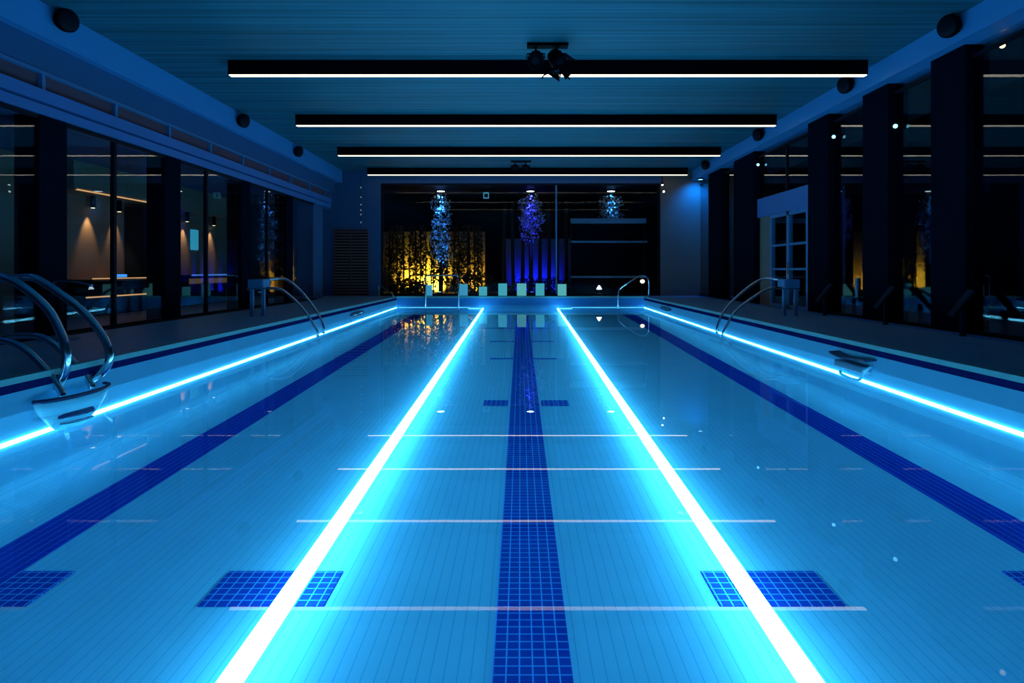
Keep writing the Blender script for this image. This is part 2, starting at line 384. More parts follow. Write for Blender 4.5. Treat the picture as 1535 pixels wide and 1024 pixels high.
# louvred door in the back wall
d2 = struct('door_2', MB().box(-7.62, -6.18, BY-.03, BY, 0, 2.72), M['frame'], label='dark louvred double door in the navy wall')
lf = MB()
for (a, c, z0, z1) in ((-7.62,-7.57,0,2.72),(-6.92,-6.88,0,2.72),(-6.23,-6.18,0,2.72),(-7.57,-6.23,2.67,2.72),(-7.57,-6.23,0,.05)): lf.box(a, c, BY-.07, BY-.03, z0, z1)
lf.build('door_frame', M['vent'], d2)
sl = MB()
for k in range(22):
    z = .1+k*.118
    for (a, c) in ((-7.56,-6.93),(-6.87,-6.24)):
        sl.add([(a,BY-.035,z+.05),(c,BY-.035,z+.05),(c,BY-.075,z),(a,BY-.075,z),(a,BY-.035,z+.06),(c,BY-.035,z+.06),(c,BY-.075,z+.012),(a,BY-.075,z+.012)],
               [(0,3,2,1),(4,5,6,7),(0,1,5,4),(1,2,6,5),(2,3,7,6),(3,0,4,7)])
sl.build('louvre_slats', M['wall_taupe'], d2)

# ------------------------------------------------------------------ pool light strips
def bead(path, nrm, r, name, parent, lift=.35, led='led'):
    """half-round glowing profile laid along a straight path, bulging along nrm"""
    a, c = Vector(path[0]), Vector(path[1]); d = (c-a).normalized(); nv = Vector(nrm); nv = (nv-d*nv.dot(d)).normalized(); s_ = d.cross(nv)
    rows = []
    for p in (a, c):
        row = [p - s_*r]
        for k in range(0, 9):
            t = math.pi*k/8; row.append(p - s_*r*math.cos(t) + nv*(r*lift + r*math.sin(t)))
        row.append(p + s_*r); rows.append(row)
    mb = MB(); mb.grid(rows); m_ = len(rows[0]); mb.add(rows[0], [tuple(range(m_))]); mb.add(rows[1], [tuple(range(m_-1,-1,-1))])
    return mb.build(name, M[led], parent, smooth=True)
for sx, lab in ((-1, 'cyan pool floor light strip on the warm room side of the centre lane'), (1, 'cyan pool floor light strip on the framed door side of the centre lane')):
    t = thing('light_strip', lab, 'light strip', (sx*1.5, 12, zf(12)), 'glowing strips in the pool')
    xa, ya, za = sx*1.557*((2.275-.19+.0253)/2.3), .95, H-2.085
    xb, yb, zb = sx*1.557*((1.642-.12+.658)/2.3), Y1-.06, H-1.522
    MB().tube([(xa,ya,za),(xb,yb,zb)], [.060,.036], 14).build('light_tube', M['led'], t, smooth=True)  # tube raised off the floor to spread a wider glow
    for k in range(9):
        u = .08+.90*k/8; y = ya+(yb-ya)*u; x = xa+(xb-xa)*u; z = za+(zb-za)*u
        MB().lathe((x,y,zf(y)), (0,0,1), [(0,.05),(.012,.05),(.02,.012),(z-zf(y)-.05,.012)], 10).build('added_foot', M['basket'], t)  # feet added only to carry the raised tube
    x = sx*1.5
    pass
    bead(((x-sx*.03, Y1-.002, -.47), (x+sx*.55, Y1-.002, -.47)), (0,-1,0), .03, 'end_piece', t, led='led_thin')
for sx, z0, z1, lab in ((-1, -.62, -.43, 'cyan light strip along the pool wall below the warm room'), (1, -.56, -.43, 'cyan light strip along the pool wall below the tall pillars')):
    x = sx*(PW-.002)
    o = bead(((x, Y0+.1, z0+(z0-z1)*.2), (x, Y1-.05, z1)), (-sx,0,0), .021, 'light_strip', None)
    tag(o, lab, 'light strip', 'glowing strips in the pool')
o = bead(((-PW+.05, Y1-.002, -.43), (-1.557-.47, Y1-.002, -.43)), (0,-1,0), .012, 'light_strip', None, led='led_thin')
tag(o, 'thin cyan strip on the far pool wall below the arched steel rail', 'light strip', 'glowing strips in the pool')
o = bead(((1.557+.47, Y1-.002, -.43), (PW-.05, Y1-.002, -.43)), (0,-1,0), .012, 'light_strip', None, led='led_thin')
tag(o, 'thin cyan strip on the far pool wall below the shelf unit', 'light strip', 'glowing strips in the pool')

# ------------------------------------------------------------------ linear ceiling lamps
lamps = [(12.2,-5.66,6.73),(16.45,-5.88,6.70),(20.75,-6.04,6.62),(25.0,-6.08,6.65)]
labs = ['longest looking black linear ceiling lamp, crossing under the twin spotlights with prongs','black linear ceiling lamp, second from the camera of four',
        'black linear ceiling lamp, third of four, ahead of the small twin spotlights','black linear ceiling lamp close to the garden window']
for (y, x0, x1), lab in zip(lamps, labs):
    y = min(y, 24.95)
    t = thing('linear_lamp', lab, 'ceiling lamp', ((x0+x1)/2, y, CZ), 'linear ceiling lamps')
    hb = MB().box(x0, x1, y-.07, y-.055, 4.84, CZ-.003); hb.box(x0, x1, y+.055, y+.07, 4.84, CZ-.003); hb.box(x0, x1, y-.055, y+.055, 4.90, CZ-.003)
    hb.box(x0, x0+.015, y-.055, y+.055, 4.84, 4.9); hb.box(x1-.015, x1, y-.055, y+.055, 4.84, 4.9)
    hb.build('housing', M['black'], t)
    for q in (.2, .8): MB().box(x0+(x1-x0)*q-.1, x0+(x1-x0)*q+.1, y-.05, y+.05, CZ-.12, CZ-.004).build('ceiling_mount', M['black'], t)
    MB().box(x0+.015, x1-.015, y-.053, y+.053, 4.825, 4.855).build('diffuser', M['lamp_white'], t)

# twin spotlights on the ceiling
def spot_head(t, base, aim, r, ln, barn=False):
    base = Vector(base); aim = Vector(aim).normalized()
    yk = MB().tube([base+Vector((0,0,.0)), base+Vector((0,0,-.12))], .018, 8)
    yk.tube([base+Vector((-r*1.1,0,-.2)), base+Vector((-r*1.1,0,-.12)), base+Vector((r*1.1,0,-.12)), base+Vector((r*1.1,0,-.2))], .014, 8)
    yk.build('yoke', M['black'], t)
    c = base+Vector((0,0,-.22))
    h = MB().lathe(c-aim*ln*.55, aim, [(0,r*.45),(.03,r*.8),(ln*.3,r*.92),(ln*.32,r),(ln,r),(ln,r*.85),(ln-.04,r*.7)], 20).build('lamp_head', M['black'], t)
    MB().lathe(c+aim*(ln*.45-.05), aim, [(0,r*.66),(.012,r*.4)], 16).build('lens', M['frame'], h)
    if barn:
        u = aim.orthogonal().normalized(); w_ = aim.cross(u); e = c+aim*ln*.45
        bd = MB()
        for s_, d_ in ((1,u),(-1,u),(1,w_),(-1,w_)):
            q = d_*s_; o_ = w_ if d_ is u else u
            p1 = e+q*r-o_*r*.8; p2 = e+q*r+o_*r*.8; p3 = e+q*r*1.6+aim*.13+o_*r; p4 = e+q*r*1.6+aim*.13-o_*r
            k_ = q*.006; bd.add([p1,p2,p3,p4,p1+k_,p2+k_,p3+k_,p4+k_], [(0,1,2,3),(7,6,5,4),(0,4,5,1),(1,5,6,2),(2,6,7,3),(3,7,4,0)])
        bd.build('barn_door', M['black'], h)
t = thing('twin_spotlight', 'black twin spotlight on a ceiling plate with prongs hanging before the first linear lamp', 'spotlight', (.5, 11.3, CZ), 'twin ceiling spotlights')
MB().box(.12, .86, 11.2, 11.4, CZ-.05, CZ).build('mount_plate', M['black'], t)
spot_head(t, (.28, 11.3, CZ-.05), (-.1,-.85,-.5), .145, .3)
spot_head(t, (.66, 11.3, CZ-.05), (.35,-.6,-.75), .145, .34, True)
cb = MB(); 
for pts in (((.66,11.2,4.72),(.58,11.15,4.6),(.42,11.1,4.5),(.38,11.1,4.44)), ((.70,11.2,4.72),(.78,11.15,4.6),(.84,11.1,4.47),(.88,11.1,4.42)), ((.62,11.2,4.7),(.62,11.15,4.6),(.56,11.1,4.52)), ((.66,11.2,4.72),(.70,11.1,4.58),(.70,11.1,4.46))):
    cb.tube(pts, .012, 6, 4)
cb.build('hanging_prong', M['black'], t)
MB().lathe((.62,11.1,4.66), (0,0,-1), [(0,.03),(.03,.07),(.1,.09),(.14,.05)], 12).build('glass_shade', M['glass'], t)
t = thing('twin_spotlight', 'small black twin spotlight beyond the third linear lamp', 'spotlight', (0, 23.4, CZ), 'twin ceiling spotlights')
MB().box(-.35, .4, 23.3, 23.5, CZ-.04, CZ).build('mount_plate', M['black'], t)
spot_head(t, (-.2, 23.4, CZ-.04), (-.1,-.9,-.3), .14, .28)
spot_head(t, (.2, 23.4, CZ-.04), (.1,-.9,-.3), .14, .28)

# round speakers on the beams
spk = [(-1,9.82,4.96),(-1,16.1,4.89),(-1,20.1,4.86),(1,10.03,4.95),(1,13.24,4.96),(1,18.1,4.96),(1,23.3,4.96)]
slab = ['round black speaker on the beam above the vents, largest of the three there','round black speaker on the beam above the vents, the middle of three','small round black speaker on the beam above the vents, deepest into the hall',
        'large round black speaker on the bright blue beam above the tall pillars','round black speaker on the bright blue beam below the first linear lamp','round black speaker on the bright blue beam below the second linear lamp','smallest round black speaker on the bright blue beam, by the third linear lamp']
for (sx, y, z), lab in zip(spk, slab):
    x = -7.25 if sx < 0 else 7.0
    d = Vector((-sx, -.35, -.25)).normalized(); c = Vector((x - sx*.13, y, z))
    t = thing('round_speaker', lab, 'speaker', (x, y, z), 'round speakers on the beams')
    MB().cyl((x+sx*.0, y, z), c, .05, 12).build('bracket', M['black'], t)
    MB().lathe(c-d*.13, d, [(0,.05),(.03,.11),(.08,.16),(.13,.175),(.19,.175)], 24).build('body', M['black'], t, smooth=True)
    MB().lathe(c+d*.055, d, [(0,.165),(.02,.15),(.035,.08),(.04,.01)], 24).build('grille', M['frame'], t, smooth=True)

# small spotlights on the pillars and by the garden window
def mini_spot(lab, p, d, lens, group, mount):
    p = Vector(p); d = Vector(d).normalized()
    t = thing('small_spotlight', lab, 'spotlight', p, group)
    MB().cyl(p, Vector(mount), .018, 8).build('arm', M['black'], t)
    MB().lathe(p-d*.08, d, [(0,.03),(.02,.05),(.15,.055),(.15,.045)], 14).build('can', M['black'], t)
    MB().lathe(p+d*.066, d, [(0,.045),(.012,.03),(.016,.005)], 14).build('lens', lens, t)
mini_spot('small cyan spotlight on the tall pillar by the small door pull', (7.27,12.15,3.85), (-.5,-.75,-.3), M['cyan_small'], 'pillar spotlights', (7.27,12.30,3.85))
mini_spot('small cyan spotlight on the tall pillar beside the framed door', (7.27,14.53,4.15), (-.5,-.75,-.3), M['cyan_small'], 'pillar spotlights', (7.27,14.68,4.15))
mini_spot('small cyan spotlight on the pillar above the curved handrail', (7.27,19.14,4.28), (-.5,-.75,-.3), M['cyan_small'], 'pillar spotlights', (7.27,19.32,4.28))
mini_spot('small white spotlight under the ceiling by the garden window corner', (5.7,25.2,4.52), (0,-.6,-.7), M['white_small'], 'white corner spotlights', (5.7,25.2,5.11))
mini_spot('small white spotlight on the wall edge, lower of the corner pair', (5.78,25.35,4.24), (0,-.9,-.3), M['white_small'], 'white corner spotlights', (5.78,25.61,4.24))
mini_spot('warm spotlight at the high transom of the tall window beyond the big speaker', (7.6,9.9,4.62), (-.3,-.6,-.6), M['warmspot'], None, (7.36,9.9,4.62))

# ------------------------------------------------------------------ rails
def rail(name, pts, r, parent, smooth=6): return MB().tube(pts, r, 12, smooth).build(name, M['chrome'], parent, smooth=True)
# near pool ladder with step basket
t = thing('pool_ladder', 'large curved steel pool ladder with a bowl-shaped step, by the glass wall', 'pool ladder', (-5.4, 6.85, 0))
rail('rail', [(-6.3,7.2,.0),(-6.32,7.2,.5),(-6.2,7.2,.88),(-5.72,7.2,.965),(-5.5,7.2,.92),(-5.05,7.2,.60),(-4.80,7.22,.28),(-4.73,7.22,.06),(-4.78,7.2,-.10),(-4.9,7.15,-.2)], .045, t)
rail('rail', [(-6.3,6.6,.0),(-6.32,6.6,.5),(-6.2,6.6,.92),(-5.7,6.6,.98),(-5.35,6.6,.94),(-5.0,6.6,.67),(-4.84,6.6,.40),(-4.78,6.6,.2),(-4.79,6.6,.0),(-4.88,6.6,-.2)], .045, t)
rail('lower_rail', [(-6.1,7.1,0),(-6.0,7.1,.24),(-5.62,7.1,.31),(-5.35,7.1,.26),(-5.05,7.1,.0),(-4.86,7.08,-.22),(-4.84,7.08,-.28)], .036, t)
rail('lower_rail', [(-6.1,6.55,0),(-6.0,6.55,.24),(-5.6,6.55,.33),(-5.25,6.55,.27),(-4.98,6.55,.04),(-4.82,6.55,-.18),(-4.78,6.55,-.27)], .036, t)
rail('cross_bar', [(-5.7,6.6,.975),(-5.7,7.2,.965)], .02, t, 0)
def bowl(t, sx, y0, y1, zt, depth, out, wall):
    rows = []; yc = (y0+y1)/2; hw = (y1-y0)/2
    for i in range(9):
        u = i/8; s_ = 1-.62*u**1.6; o_ = out*(1-.75*u**1.8); row = []
        for k in range(17):
            a = math.pi*k/16; row.append((wall-sx*(o_*math.sin(a)+.003), yc+math.cos(a)*hw*s_, zt-depth*u))
        rows.append(row)
    mb = MB(); mb.grid(rows); mb.add(rows[-1], [tuple(range(17))])
    sh = mb.build('step_bowl', M['basket'], t, smooth=True); sh['label'] = 'pale cyan bowl of the step'
    sm = sh.modifiers.new('shell', 'SOLIDIFY'); sm.thickness = .02
    rim = MB().tube([(wall-sx*(out*math.sin(math.pi*k/16)+.003), yc+math.cos(math.pi*k/16)*hw, zt+.012) for k in range(17)], .022, 8).build('step_rim', M['rimnavy'], t, smooth=True)
    # dark hand slot with bars
    zz = zt-depth*.55; so = out*.86
    MB().tube([(wall-sx*(so*math.sin(a)+.012), yc+math.cos(a)*hw*.66, zz+.02) for a in [math.pi*(.46+.40*k/8) for k in range(9)]], .03, 8).build('slot', M['rimnavy'], sh)
    MB().tube([(wall-sx*(so*math.sin(a)+.02), yc+math.cos(a)*hw*.62, zz-.06) for a in [math.pi*(.46+.40*k/8) for k in range(9)]], .014, 8).build('slot_bar', M['chrome'], sh)
bowl(t, -1, 6.22, 7.28, -.275, .36, .22, -PW+.06)
# smaller wall step across the pool
t = thing('wall_step', 'small looped steel wall step half under water on the pool wall below the tall pillars', 'pool step', (PW-.1, 9.1, -.35))
pl = MB(); rows = []
for i in range(13):
    y = 8.62+1.0*i/12; z = -.205-.04*math.sin(math.pi*(i/12)**1.6); rows.append([(PW-.002,y,z),(PW-.17,y,z-.01),(PW-.17,y,z+.015),(PW-.002,y,z+.025)])
pl.grid(rows); pl.add(rows[0],[(0,1,2,3)]); pl.add(rows[-1],[(3,2,1,0)])
pl.build('tread', M['rimnavy'], t, smooth=False)
MB().box(PW-.13, PW-.002, 8.75, 9.55, -.40, -.30).build('tread_block', M['shelf_blue'], t, bevel=.02)
MB().tube([(PW-.02,8.72,-.30),(PW-.16,8.66,-.36),(PW-.18,8.72,-.47),(PW-.17,8.95,-.50),(PW-.15,9.3,-.48),(PW-.02,9.5,-.45)], .02, 10, 5).build('loop', M['basket'], t, smooth=True)

# curved handrails on both long sides
for sx, lab, k in ((-1, 'curved double steel handrail into the pool on the warm room side', 1.0), (1, 'curved double steel handrail into the pool in front of the framed door', 1.0)):
    ex = 0 if sx < 0 else .16
    X = lambda x: sx*(x+ex)
    Xw = lambda x: sx*(x+ex*.6)
    t = thing('curved_handrail', lab, 'handrail', (X(6.0), 14.4, 0), 'curved pool handrails')
    rail('rail', [(X(6.0),14.5,.80),(X(5.9),14.85,.83),(X(5.62),15.0,.83),(Xw(5.28),15.0,.58),(sx*4.93,15.0,.15),(sx*4.76,15.0,-.18),(sx*4.70,15.0,-.40),(sx*4.72,15.0,-.46)], .033, t)
    rail('rail', [(X(6.22),14.3,.62),(X(5.9),14.3,.64),(X(5.5),14.3,.62),(Xw(5.2),14.3,.42),(sx*4.90,14.3,.10),(sx*4.72,14.3,-.20),(sx*4.62,14.3,-.40),(sx*4.64,14.3,-.46)], .033, t)
    for xx in (5.86, 6.12): 
        p = MB().box(min(X(xx-.035),X(xx+.035)), max(X(xx-.035),X(xx+.035)), 14.26, 14.34, 0, .62).build('post', M['bluemetal'], t)
    hb = MB().box(min(X(5.82),X(6.18)), max(X(5.82),X(6.18)), 14.2, 14.6, .64, .84)
    hb.build('head_box', M['bluemetal'], t, bevel=.02)
# arched rails at the far end
t = thing('arched_rail', 'arched steel rail over the first lane panel at the far pool end', 'handrail', (-3.05, 24.6, -.3))
rail('arch', [(-3.72,24.62,-.58),(-3.72,24.62,0),(-3.72,24.62,.70),(-3.68,24.62,.80),(-3.58,24.62,.84),(-2.58,24.62,.84),(-2.46,24.62,.80),(-2.42,24.62,.70),(-2.42,24.62,-.05),(-2.42,24.62,-.58)], .03, t, 4)
MB().lathe((-3.72,24.62,-.585),(0,0,1),[(0,.06),(.02,.06),(.03,.03)],14).build('foot_plate', M['chrome'], t)
MB().lathe((-2.42,24.62,-.585),(0,0,1),[(0,.06),(.02,.06),(.03,.03)],14).build('foot_plate', M['chrome'], t)
t = thing('arched_rail', 'peaked steel rail at the far pool corner near the taupe wall', 'handrail', (4.4, 24.6, -.3))
rail('arch', [(3.84,24.62,-.56),(3.84,24.62,-.1),(3.86,24.62,.2),(3.98,24.62,.38),(4.5,24.62,.72),(4.72,24.62,.83),(4.9,24.62,.82),(5.04,24.62,.66),(5.06,24.66,.3),(5.06,24.7,0)], .03, t, 5)
MB().lathe((5.06,24.7,0),(0,0,1),[(0,.06),(.02,.06),(.03,.03)],14).build('foot_plate', M['chrome'], t)
t = thing('corner_rail', 'short sloping dark rail at the far pool corner near the louvred door', 'handrail', (-5.2, 24.5, 0))
rail('rail', [(-5.62,24.9,.0),(-5.62,24.9,.42),(-5.5,24.85,.40),(-5.12,24.6,.18),(-4.98,24.5,.08),(-4.96,24.5,.0)], .025, t, 4)

# oval inlet grilles on the pool walls
for sx, y, lab in ((-1, 18.8, 'dark oval inlet grille on the pool wall of the warm room side'), (1, 21.1, 'dark oval inlet grille on the pool wall near the taupe wall')):
    x = sx*(PW-.004)
    t = thing('inlet_grille', lab, 'grille', (x, y, -.28), 'inlet grilles')
    MB().tube([(x-sx*.01, y+math.cos(a)*.75, -.255+math.sin(a)*.06) for a in [2*math.pi*k/24 for k in range(25)]], .016, 6).build('ring', M['rimnavy'], t)
    MB().tube([(x-sx*.01, y-.55, -.25),(x-sx*.02,y-.2,-.27),(x-sx*.02,y+.2,-.24),(x-sx*.01,y+.55,-.26)], .02, 6, 4).build('bar', M['chrome'], t)

# lane panels at the far end
px = [(638,648,427),(688,701,426),(718,730,430),(747,760,425),(775,789,425),(803,816,425),(836,849,426)]
ords = ['first','second','third','fourth','fifth','sixth','seventh']
for (a, c, yy), od in zip(px, ords):
    Y = 24.98; x0 = (a-780)/FPX*Y; x1 = (c-780)/FPX*Y; z1 = H-(yy-405)/FPX*Y
    t = thing('lane_panel', f'pale teal lane panel at the pool end, {od} from the arched steel rail', 'lane panel', ((x0+x1)/2, Y, 0), 'lane panels at the far pool end')
    MB().box(x0, x1, Y, Y+.04, .012, z1).build('panel', M['panel_glow_blue' if od in ('first','second') else 'panel_glow_green' if od in ('fifth','seventh') else 'panel_glow_teal'], t)
    MB().box(x0-.02, x1+.02, Y-.01, Y+.12, 0, .03).build('base', M['shelf_blue'], t)

# pedestal stand, slanted posts, door pull
t = thing('pedestal_stand', 'black pedestal stand with round base beside the dark pillar of the glass wall', 'stand', (-6.95, 9.45, 0))
MB().lathe((-6.95,9.45,0),(0,0,1),[(0,.26),(.03,.26),(.05,.2),(.07,.05)],24).build('base', M['shelf_blue'], t)
MB().cyl((-6.95,9.45,.06),(-6.95,9.45,.72),.05).build('pole', M['black'], t)
MB().box(-7.15,-6.6,9.3,9.6,.70,.78).build('top', M['black'], t, bevel=.02)
rail('handle', [(-6.92,9.3,.78),(-6.9,9.3,.87),(-6.7,9.3,.88),(-6.35,9.3,.82)], .018, t)
for x, y, lab in ((7.02,9.95,'dark post with slanted top beside the widest reflecting window'), (7.02,12.05,'dark post with slanted top at the pillar of the small door pull'), (7.02,14.45,'dark post with slanted top at the pillar beside the framed door')):
    t = thing('slanted_post', lab, 'post', (x, y, 0), 'slanted dark posts')
    MB().box(x-.035, x+.035, y-.03, y+.03, 0, .40).build('post', M['darkwood'], t)
    mb = MB(); mb.add([(x-.20,y-.07,.34),(x-.20,y+.07,.34),(x+.12,y+.07,.74),(x+.12,y-.07,.74),(x-.17,y-.07,.31),(x-.17,y+.07,.31),(x+.15,y+.07,.71),(x+.15,y-.07,.71)],
           [(0,1,2,3),(7,6,5,4),(0,4,5,1),(1,5,6,2),(2,6,7,3),(3,7,4,0)])
    mb.build('slanted_top', M['darkwood'], t)
hp = MB().box(7.31,7.345,13.62,13.70,.45,.88).build('door_pull', M['paleblue'], pull_glass); hp['label'] = 'small pale blue door pull'
MB().tube([(7.33,13.62,.50),(7.27,13.52,.50),(7.27,13.52,.60),(7.33,13.62,.60)], .014, 8).build('lever', M['chrome'], hp)

# ------------------------------------------------------------------ warm room contents
for (y, lab) in ((15.2,'black downlight nearest the dark partition in the warm room'),(16.2,'black downlight beside the dark tall cabinet in the warm room'),(19.5,'black downlight beside the cyan wall panel in the warm room'),(21.2,'black downlight deepest in the warm room')):
    t = thing('wall_downlight', lab, 'downlight', (-10.36, y, 2.85), 'warm downlights')
    MB().cyl((-10.36,y,2.56),(-10.36,y,2.85),.06).build('can', M['black'], t)
    MB().cyl((-10.36,y,2.552),(-10.36,y,2.562),.045).build('lens', M['warmspot'], t)
    l = bpy.data.lights.new('warm_beam', 'SPOT'); l.energy = 70; l.color = (1,.60,.27); l.spot_size = math.radians(56); l.spot_blend = .8; l.shadow_soft_size = .03
    o = bpy.data.objects.new('warm_beam', l); COL.objects.link(o); o.location = (-10.36,y,2.54); o.rotation_euler = (0, math.radians(6), 0)
t = thing('tall_cabinet', 'dark tall cabinet between the warm wall lights', 'cabinet', (-10.2, 17.4, 0))
MB().box(-10.48,-10.02,16.6,18.3,0,2.72).build('body', M['darkwood'], t)
MB().box(-10.02,-10.0,16.62,17.44,.05,2.68).build('door', M['darkwood'], t); MB().box(-10.02,-10.0,17.46,18.28,.05,2.68).build('door', M['darkwood'], t)
t = thing('lounge_counter', 'low counter with warm glowing edges under the warm downlights', 'counter', (-9.9, 15.2, 0))
MB().box(-10.45,-9.55,14.0,16.4,.80,.84).build('top', M['tan'], t)
MB().box(-10.45,-9.7,14.0,16.4,.0,.80).build('body', M['darkwood'], t)
MB().box(-9.56,-9.54,14.0,16.4,.845,.87).build('upper_light_edge', M['warm'], t)
MB().box(-9.70,-9.68,14.0,16.4,.42,.45).build('lower_light_edge', M['warm'], t)
t = thing('lounge_counter', 'counter with a yellow lit front and blue top edge deeper in the warm room', 'counter', (-9.9, 19.5, 0))
MB().box(-10.4,-9.75,18.45,20.8,0,.9).build('body', M['darkwood'], t)
MB().box(-9.75,-9.73,18.45,20.8,.64,.8).build('light_band', emit('dull_yellow_band', (.5,.33,.1), .16), t)
MB().box(-9.75,-9.72,18.6,20.8,.88,.92).build('blue_edge', M['cyan_small'] if False else emit('blue_edge', (.08,.3,.8), .7), t)
t = thing('small_cabinet', 'small pale blue cabinet beside the dark tall cabinet', 'cabinet', (-9.4, 16.4, 0))
MB().box(-9.6,-9.3,16.1,16.65,0,.68).build('body', M['paleblue'], t, bevel=.01)
MB().box(-9.3,-9.29,16.13,16.62,.04,.64).build('door', M['paleblue'], t)
tag(MB().box(-10.5,-10.47,19.95,20.4,1.7,2.35).build('wall_panel', M['cyan_panel']), 'cyan glowing wall panel beside the warm downlight', 'panel')
tag(MB().box(-9.7,-9.66,15.0,15.4,.88,.95).build('small_screen', emit('screen_blue', (.05,.3,.9), 1.4)), 'tiny bright blue screen on the low counter', 'screen')

# ------------------------------------------------------------------ garden behind the window
struct('ground', MB().box(-14, 14, 25.8, 36, -.2, -.02), M['earth'], label='dark garden ground')
struct('wall_garden', MB().box(-7.2, -1.75, 31, 31.2, -.02, 2.95).box(-.9, 2.6, 31.0, 31.2, -.02, 2.6), M['garden_wall'], label='garden wall lit yellow and blue')
struct('wall_garden_high', MB().box(-14, 14, 33, 33.2, -.02, 6), M['earth'], label='dark background of the garden')
struct('roof_canopy', MB().box(-6.5, 6.5, 25.8, 29.5, 4.62, 4.75), M['frame'], label='dark canopy over the garden edge')
dls = [(-3.55,28.0,(.03,.26,1),150,'white downlight above the blue-lit tree'),(.45,28.0,(.02,.025,1),110,'white downlight above the purple-lit tree'),(4.05,28.0,(.03,.32,1),90,'white downlight above the cyan-lit tree')]
for x, y, c, e, lab in dls:
    t = thing('garden_downlight', lab, 'downlight', (x, y, 4.62), 'garden downlights')
    MB().lathe((x,y,4.62),(0,0,-1),[(0,.2),(.05,.2),(.05,.17),(.02,.15)],20).build('ring', M['frame'], t)
    MB().cyl((x,y,4.56),(x,y,4.60),.16,20).build('lens', M['white_small'], t)
    l = bpy.data.lights.new('garden_beam', 'SPOT'); l.energy = e*13; l.color = c; l.spot_size = math.radians(36); l.spot_blend = .5; l.shadow_soft_size = .05
    o = bpy.data.objects.new('garden_beam', l); COL.objects.link(o); o.location = (x,y-.25,4.5); o.rotation_euler = (math.radians(8),0,0)
t = thing('hanging_lantern', 'small square blue lantern hanging between the blue-lit and purple-lit trees', 'lantern', (-1.5,27.5,4.62))
MB().cyl((-1.5,27.5,4.45),(-1.5,27.5,4.62),.01,6).build('cord', M['frame'], t)
lf = MB()
for a, c in ((-.12,-.09),(.09,.12)): lf.box(-1.5+a,-1.5+c,27.4,27.6,4.2,4.45)
lf.box(-1.59,-1.41,27.4,27.6,4.42,4.45); lf.box(-1.59,-1.41,27.4,27.6,4.2,4.23); lf.build('frame', emit('lantern_blue', (.05,.3,.5), .8), t)

def tree(lab, x, y, h, zones, leafm, n, group):
    t = thing('garden_tree', lab, 'tree', (x, y, -.02), group)
    MB().tube([(x,y,-.02),(x+.05,y,h*.4),(x-.04,y,h*.75),(x,y,h)], [.09,.03], 8, 4).build('trunk', M['bark'], t)
    fo = MB()
    for (c, r, k) in zones: fo.leaves(c, r, int(n*k), .11)
    fo.build('foliage', leafm, t)
tree('slender tree with bright blue lit leaves behind the garden window', -3.55, 28.0, 4.0, [((-3.55,28,4.0),(.5,.5,.5),.25),((-3.5,28,3.3),(.45,.5,.6),.3),((-3.6,28,2.5),(.5,.5,.7),.3),((-3.5,28,1.7),(.55,.5,.6),.25)], M['leaf'], 750, 'lit garden trees')
tree('slender tree with purple-blue lit leaves behind the garden window', .45, 28.0, 4.1, [((.45,28,4.0),(.55,.5,.45),.3),((.5,28,3.4),(.62,.5,.5),.4),((.45,28,2.8),(.5,.5,.6),.25)], M['leaf'], 800, 'lit garden trees')
tree('slender tree with cyan lit leaves above the shelf unit', 4.05, 28.0, 4.0, [((4.05,28,4.0),(.6,.5,.45),.4),((4.05,28,3.5),(.55,.5,.4),.4)], M['leaf'], 600, 'lit garden trees')
# bamboo clumps in front of the yellow-lit wall
rnd = random.Random(3)
for k in range(9):
    x = -6.2 + k*.52; yb = 29.6 if k % 2 else 30.2
    t = thing('bamboo_clump', f'leafy bamboo clump before the yellow-lit wall, {["first","second","third","fourth","fifth","sixth","seventh","eighth","ninth"][k]} from the louvred door', 'bamboo', (x, yb, -.02), 'bamboo before the yellow wall')
    st = MB()
    for q in range(3):
        xx = x+rnd.uniform(-.2,.2); yy = yb+rnd.uniform(-.1,.1)
        st.tube([(xx,yy,-.02),(xx+rnd.uniform(-.05,.05),yy,1.6),(xx+rnd.uniform(-.1,.1),yy,3.2)], .028, 6)
    st.build('stems', M['bark'], t)
    fo = MB(); fo.leaves((x,yb,1.75),(.28,.12,1.5), 560, .14, rnd); fo.build('foliage', M['leaf_dark'], t)
for k in range(8):
    x = -.75 + k*.42
    t = thing('slender_trunk', f'dark bare trunk before the blue-lit wall, {["first","second","third","fourth","fifth","sixth","seventh","eighth"][k]} from the bamboo', 'tree trunk', (x, 29.8, -.02), 'trunks before the blue wall')
    MB().tube([(x,29.8,-.02),(x+rnd.uniform(-.04,.04),29.8,2),(x+rnd.uniform(-.08,.08),29.8,4.3)], [.10,.07], 8, 3).build('trunk', M['bark'], t)
    MB().tube([(x,29.8,2.6),(x+rnd.uniform(-.12,.12),29.7,3.3)], [.03,.012], 6).build('branch', M['bark'], t)
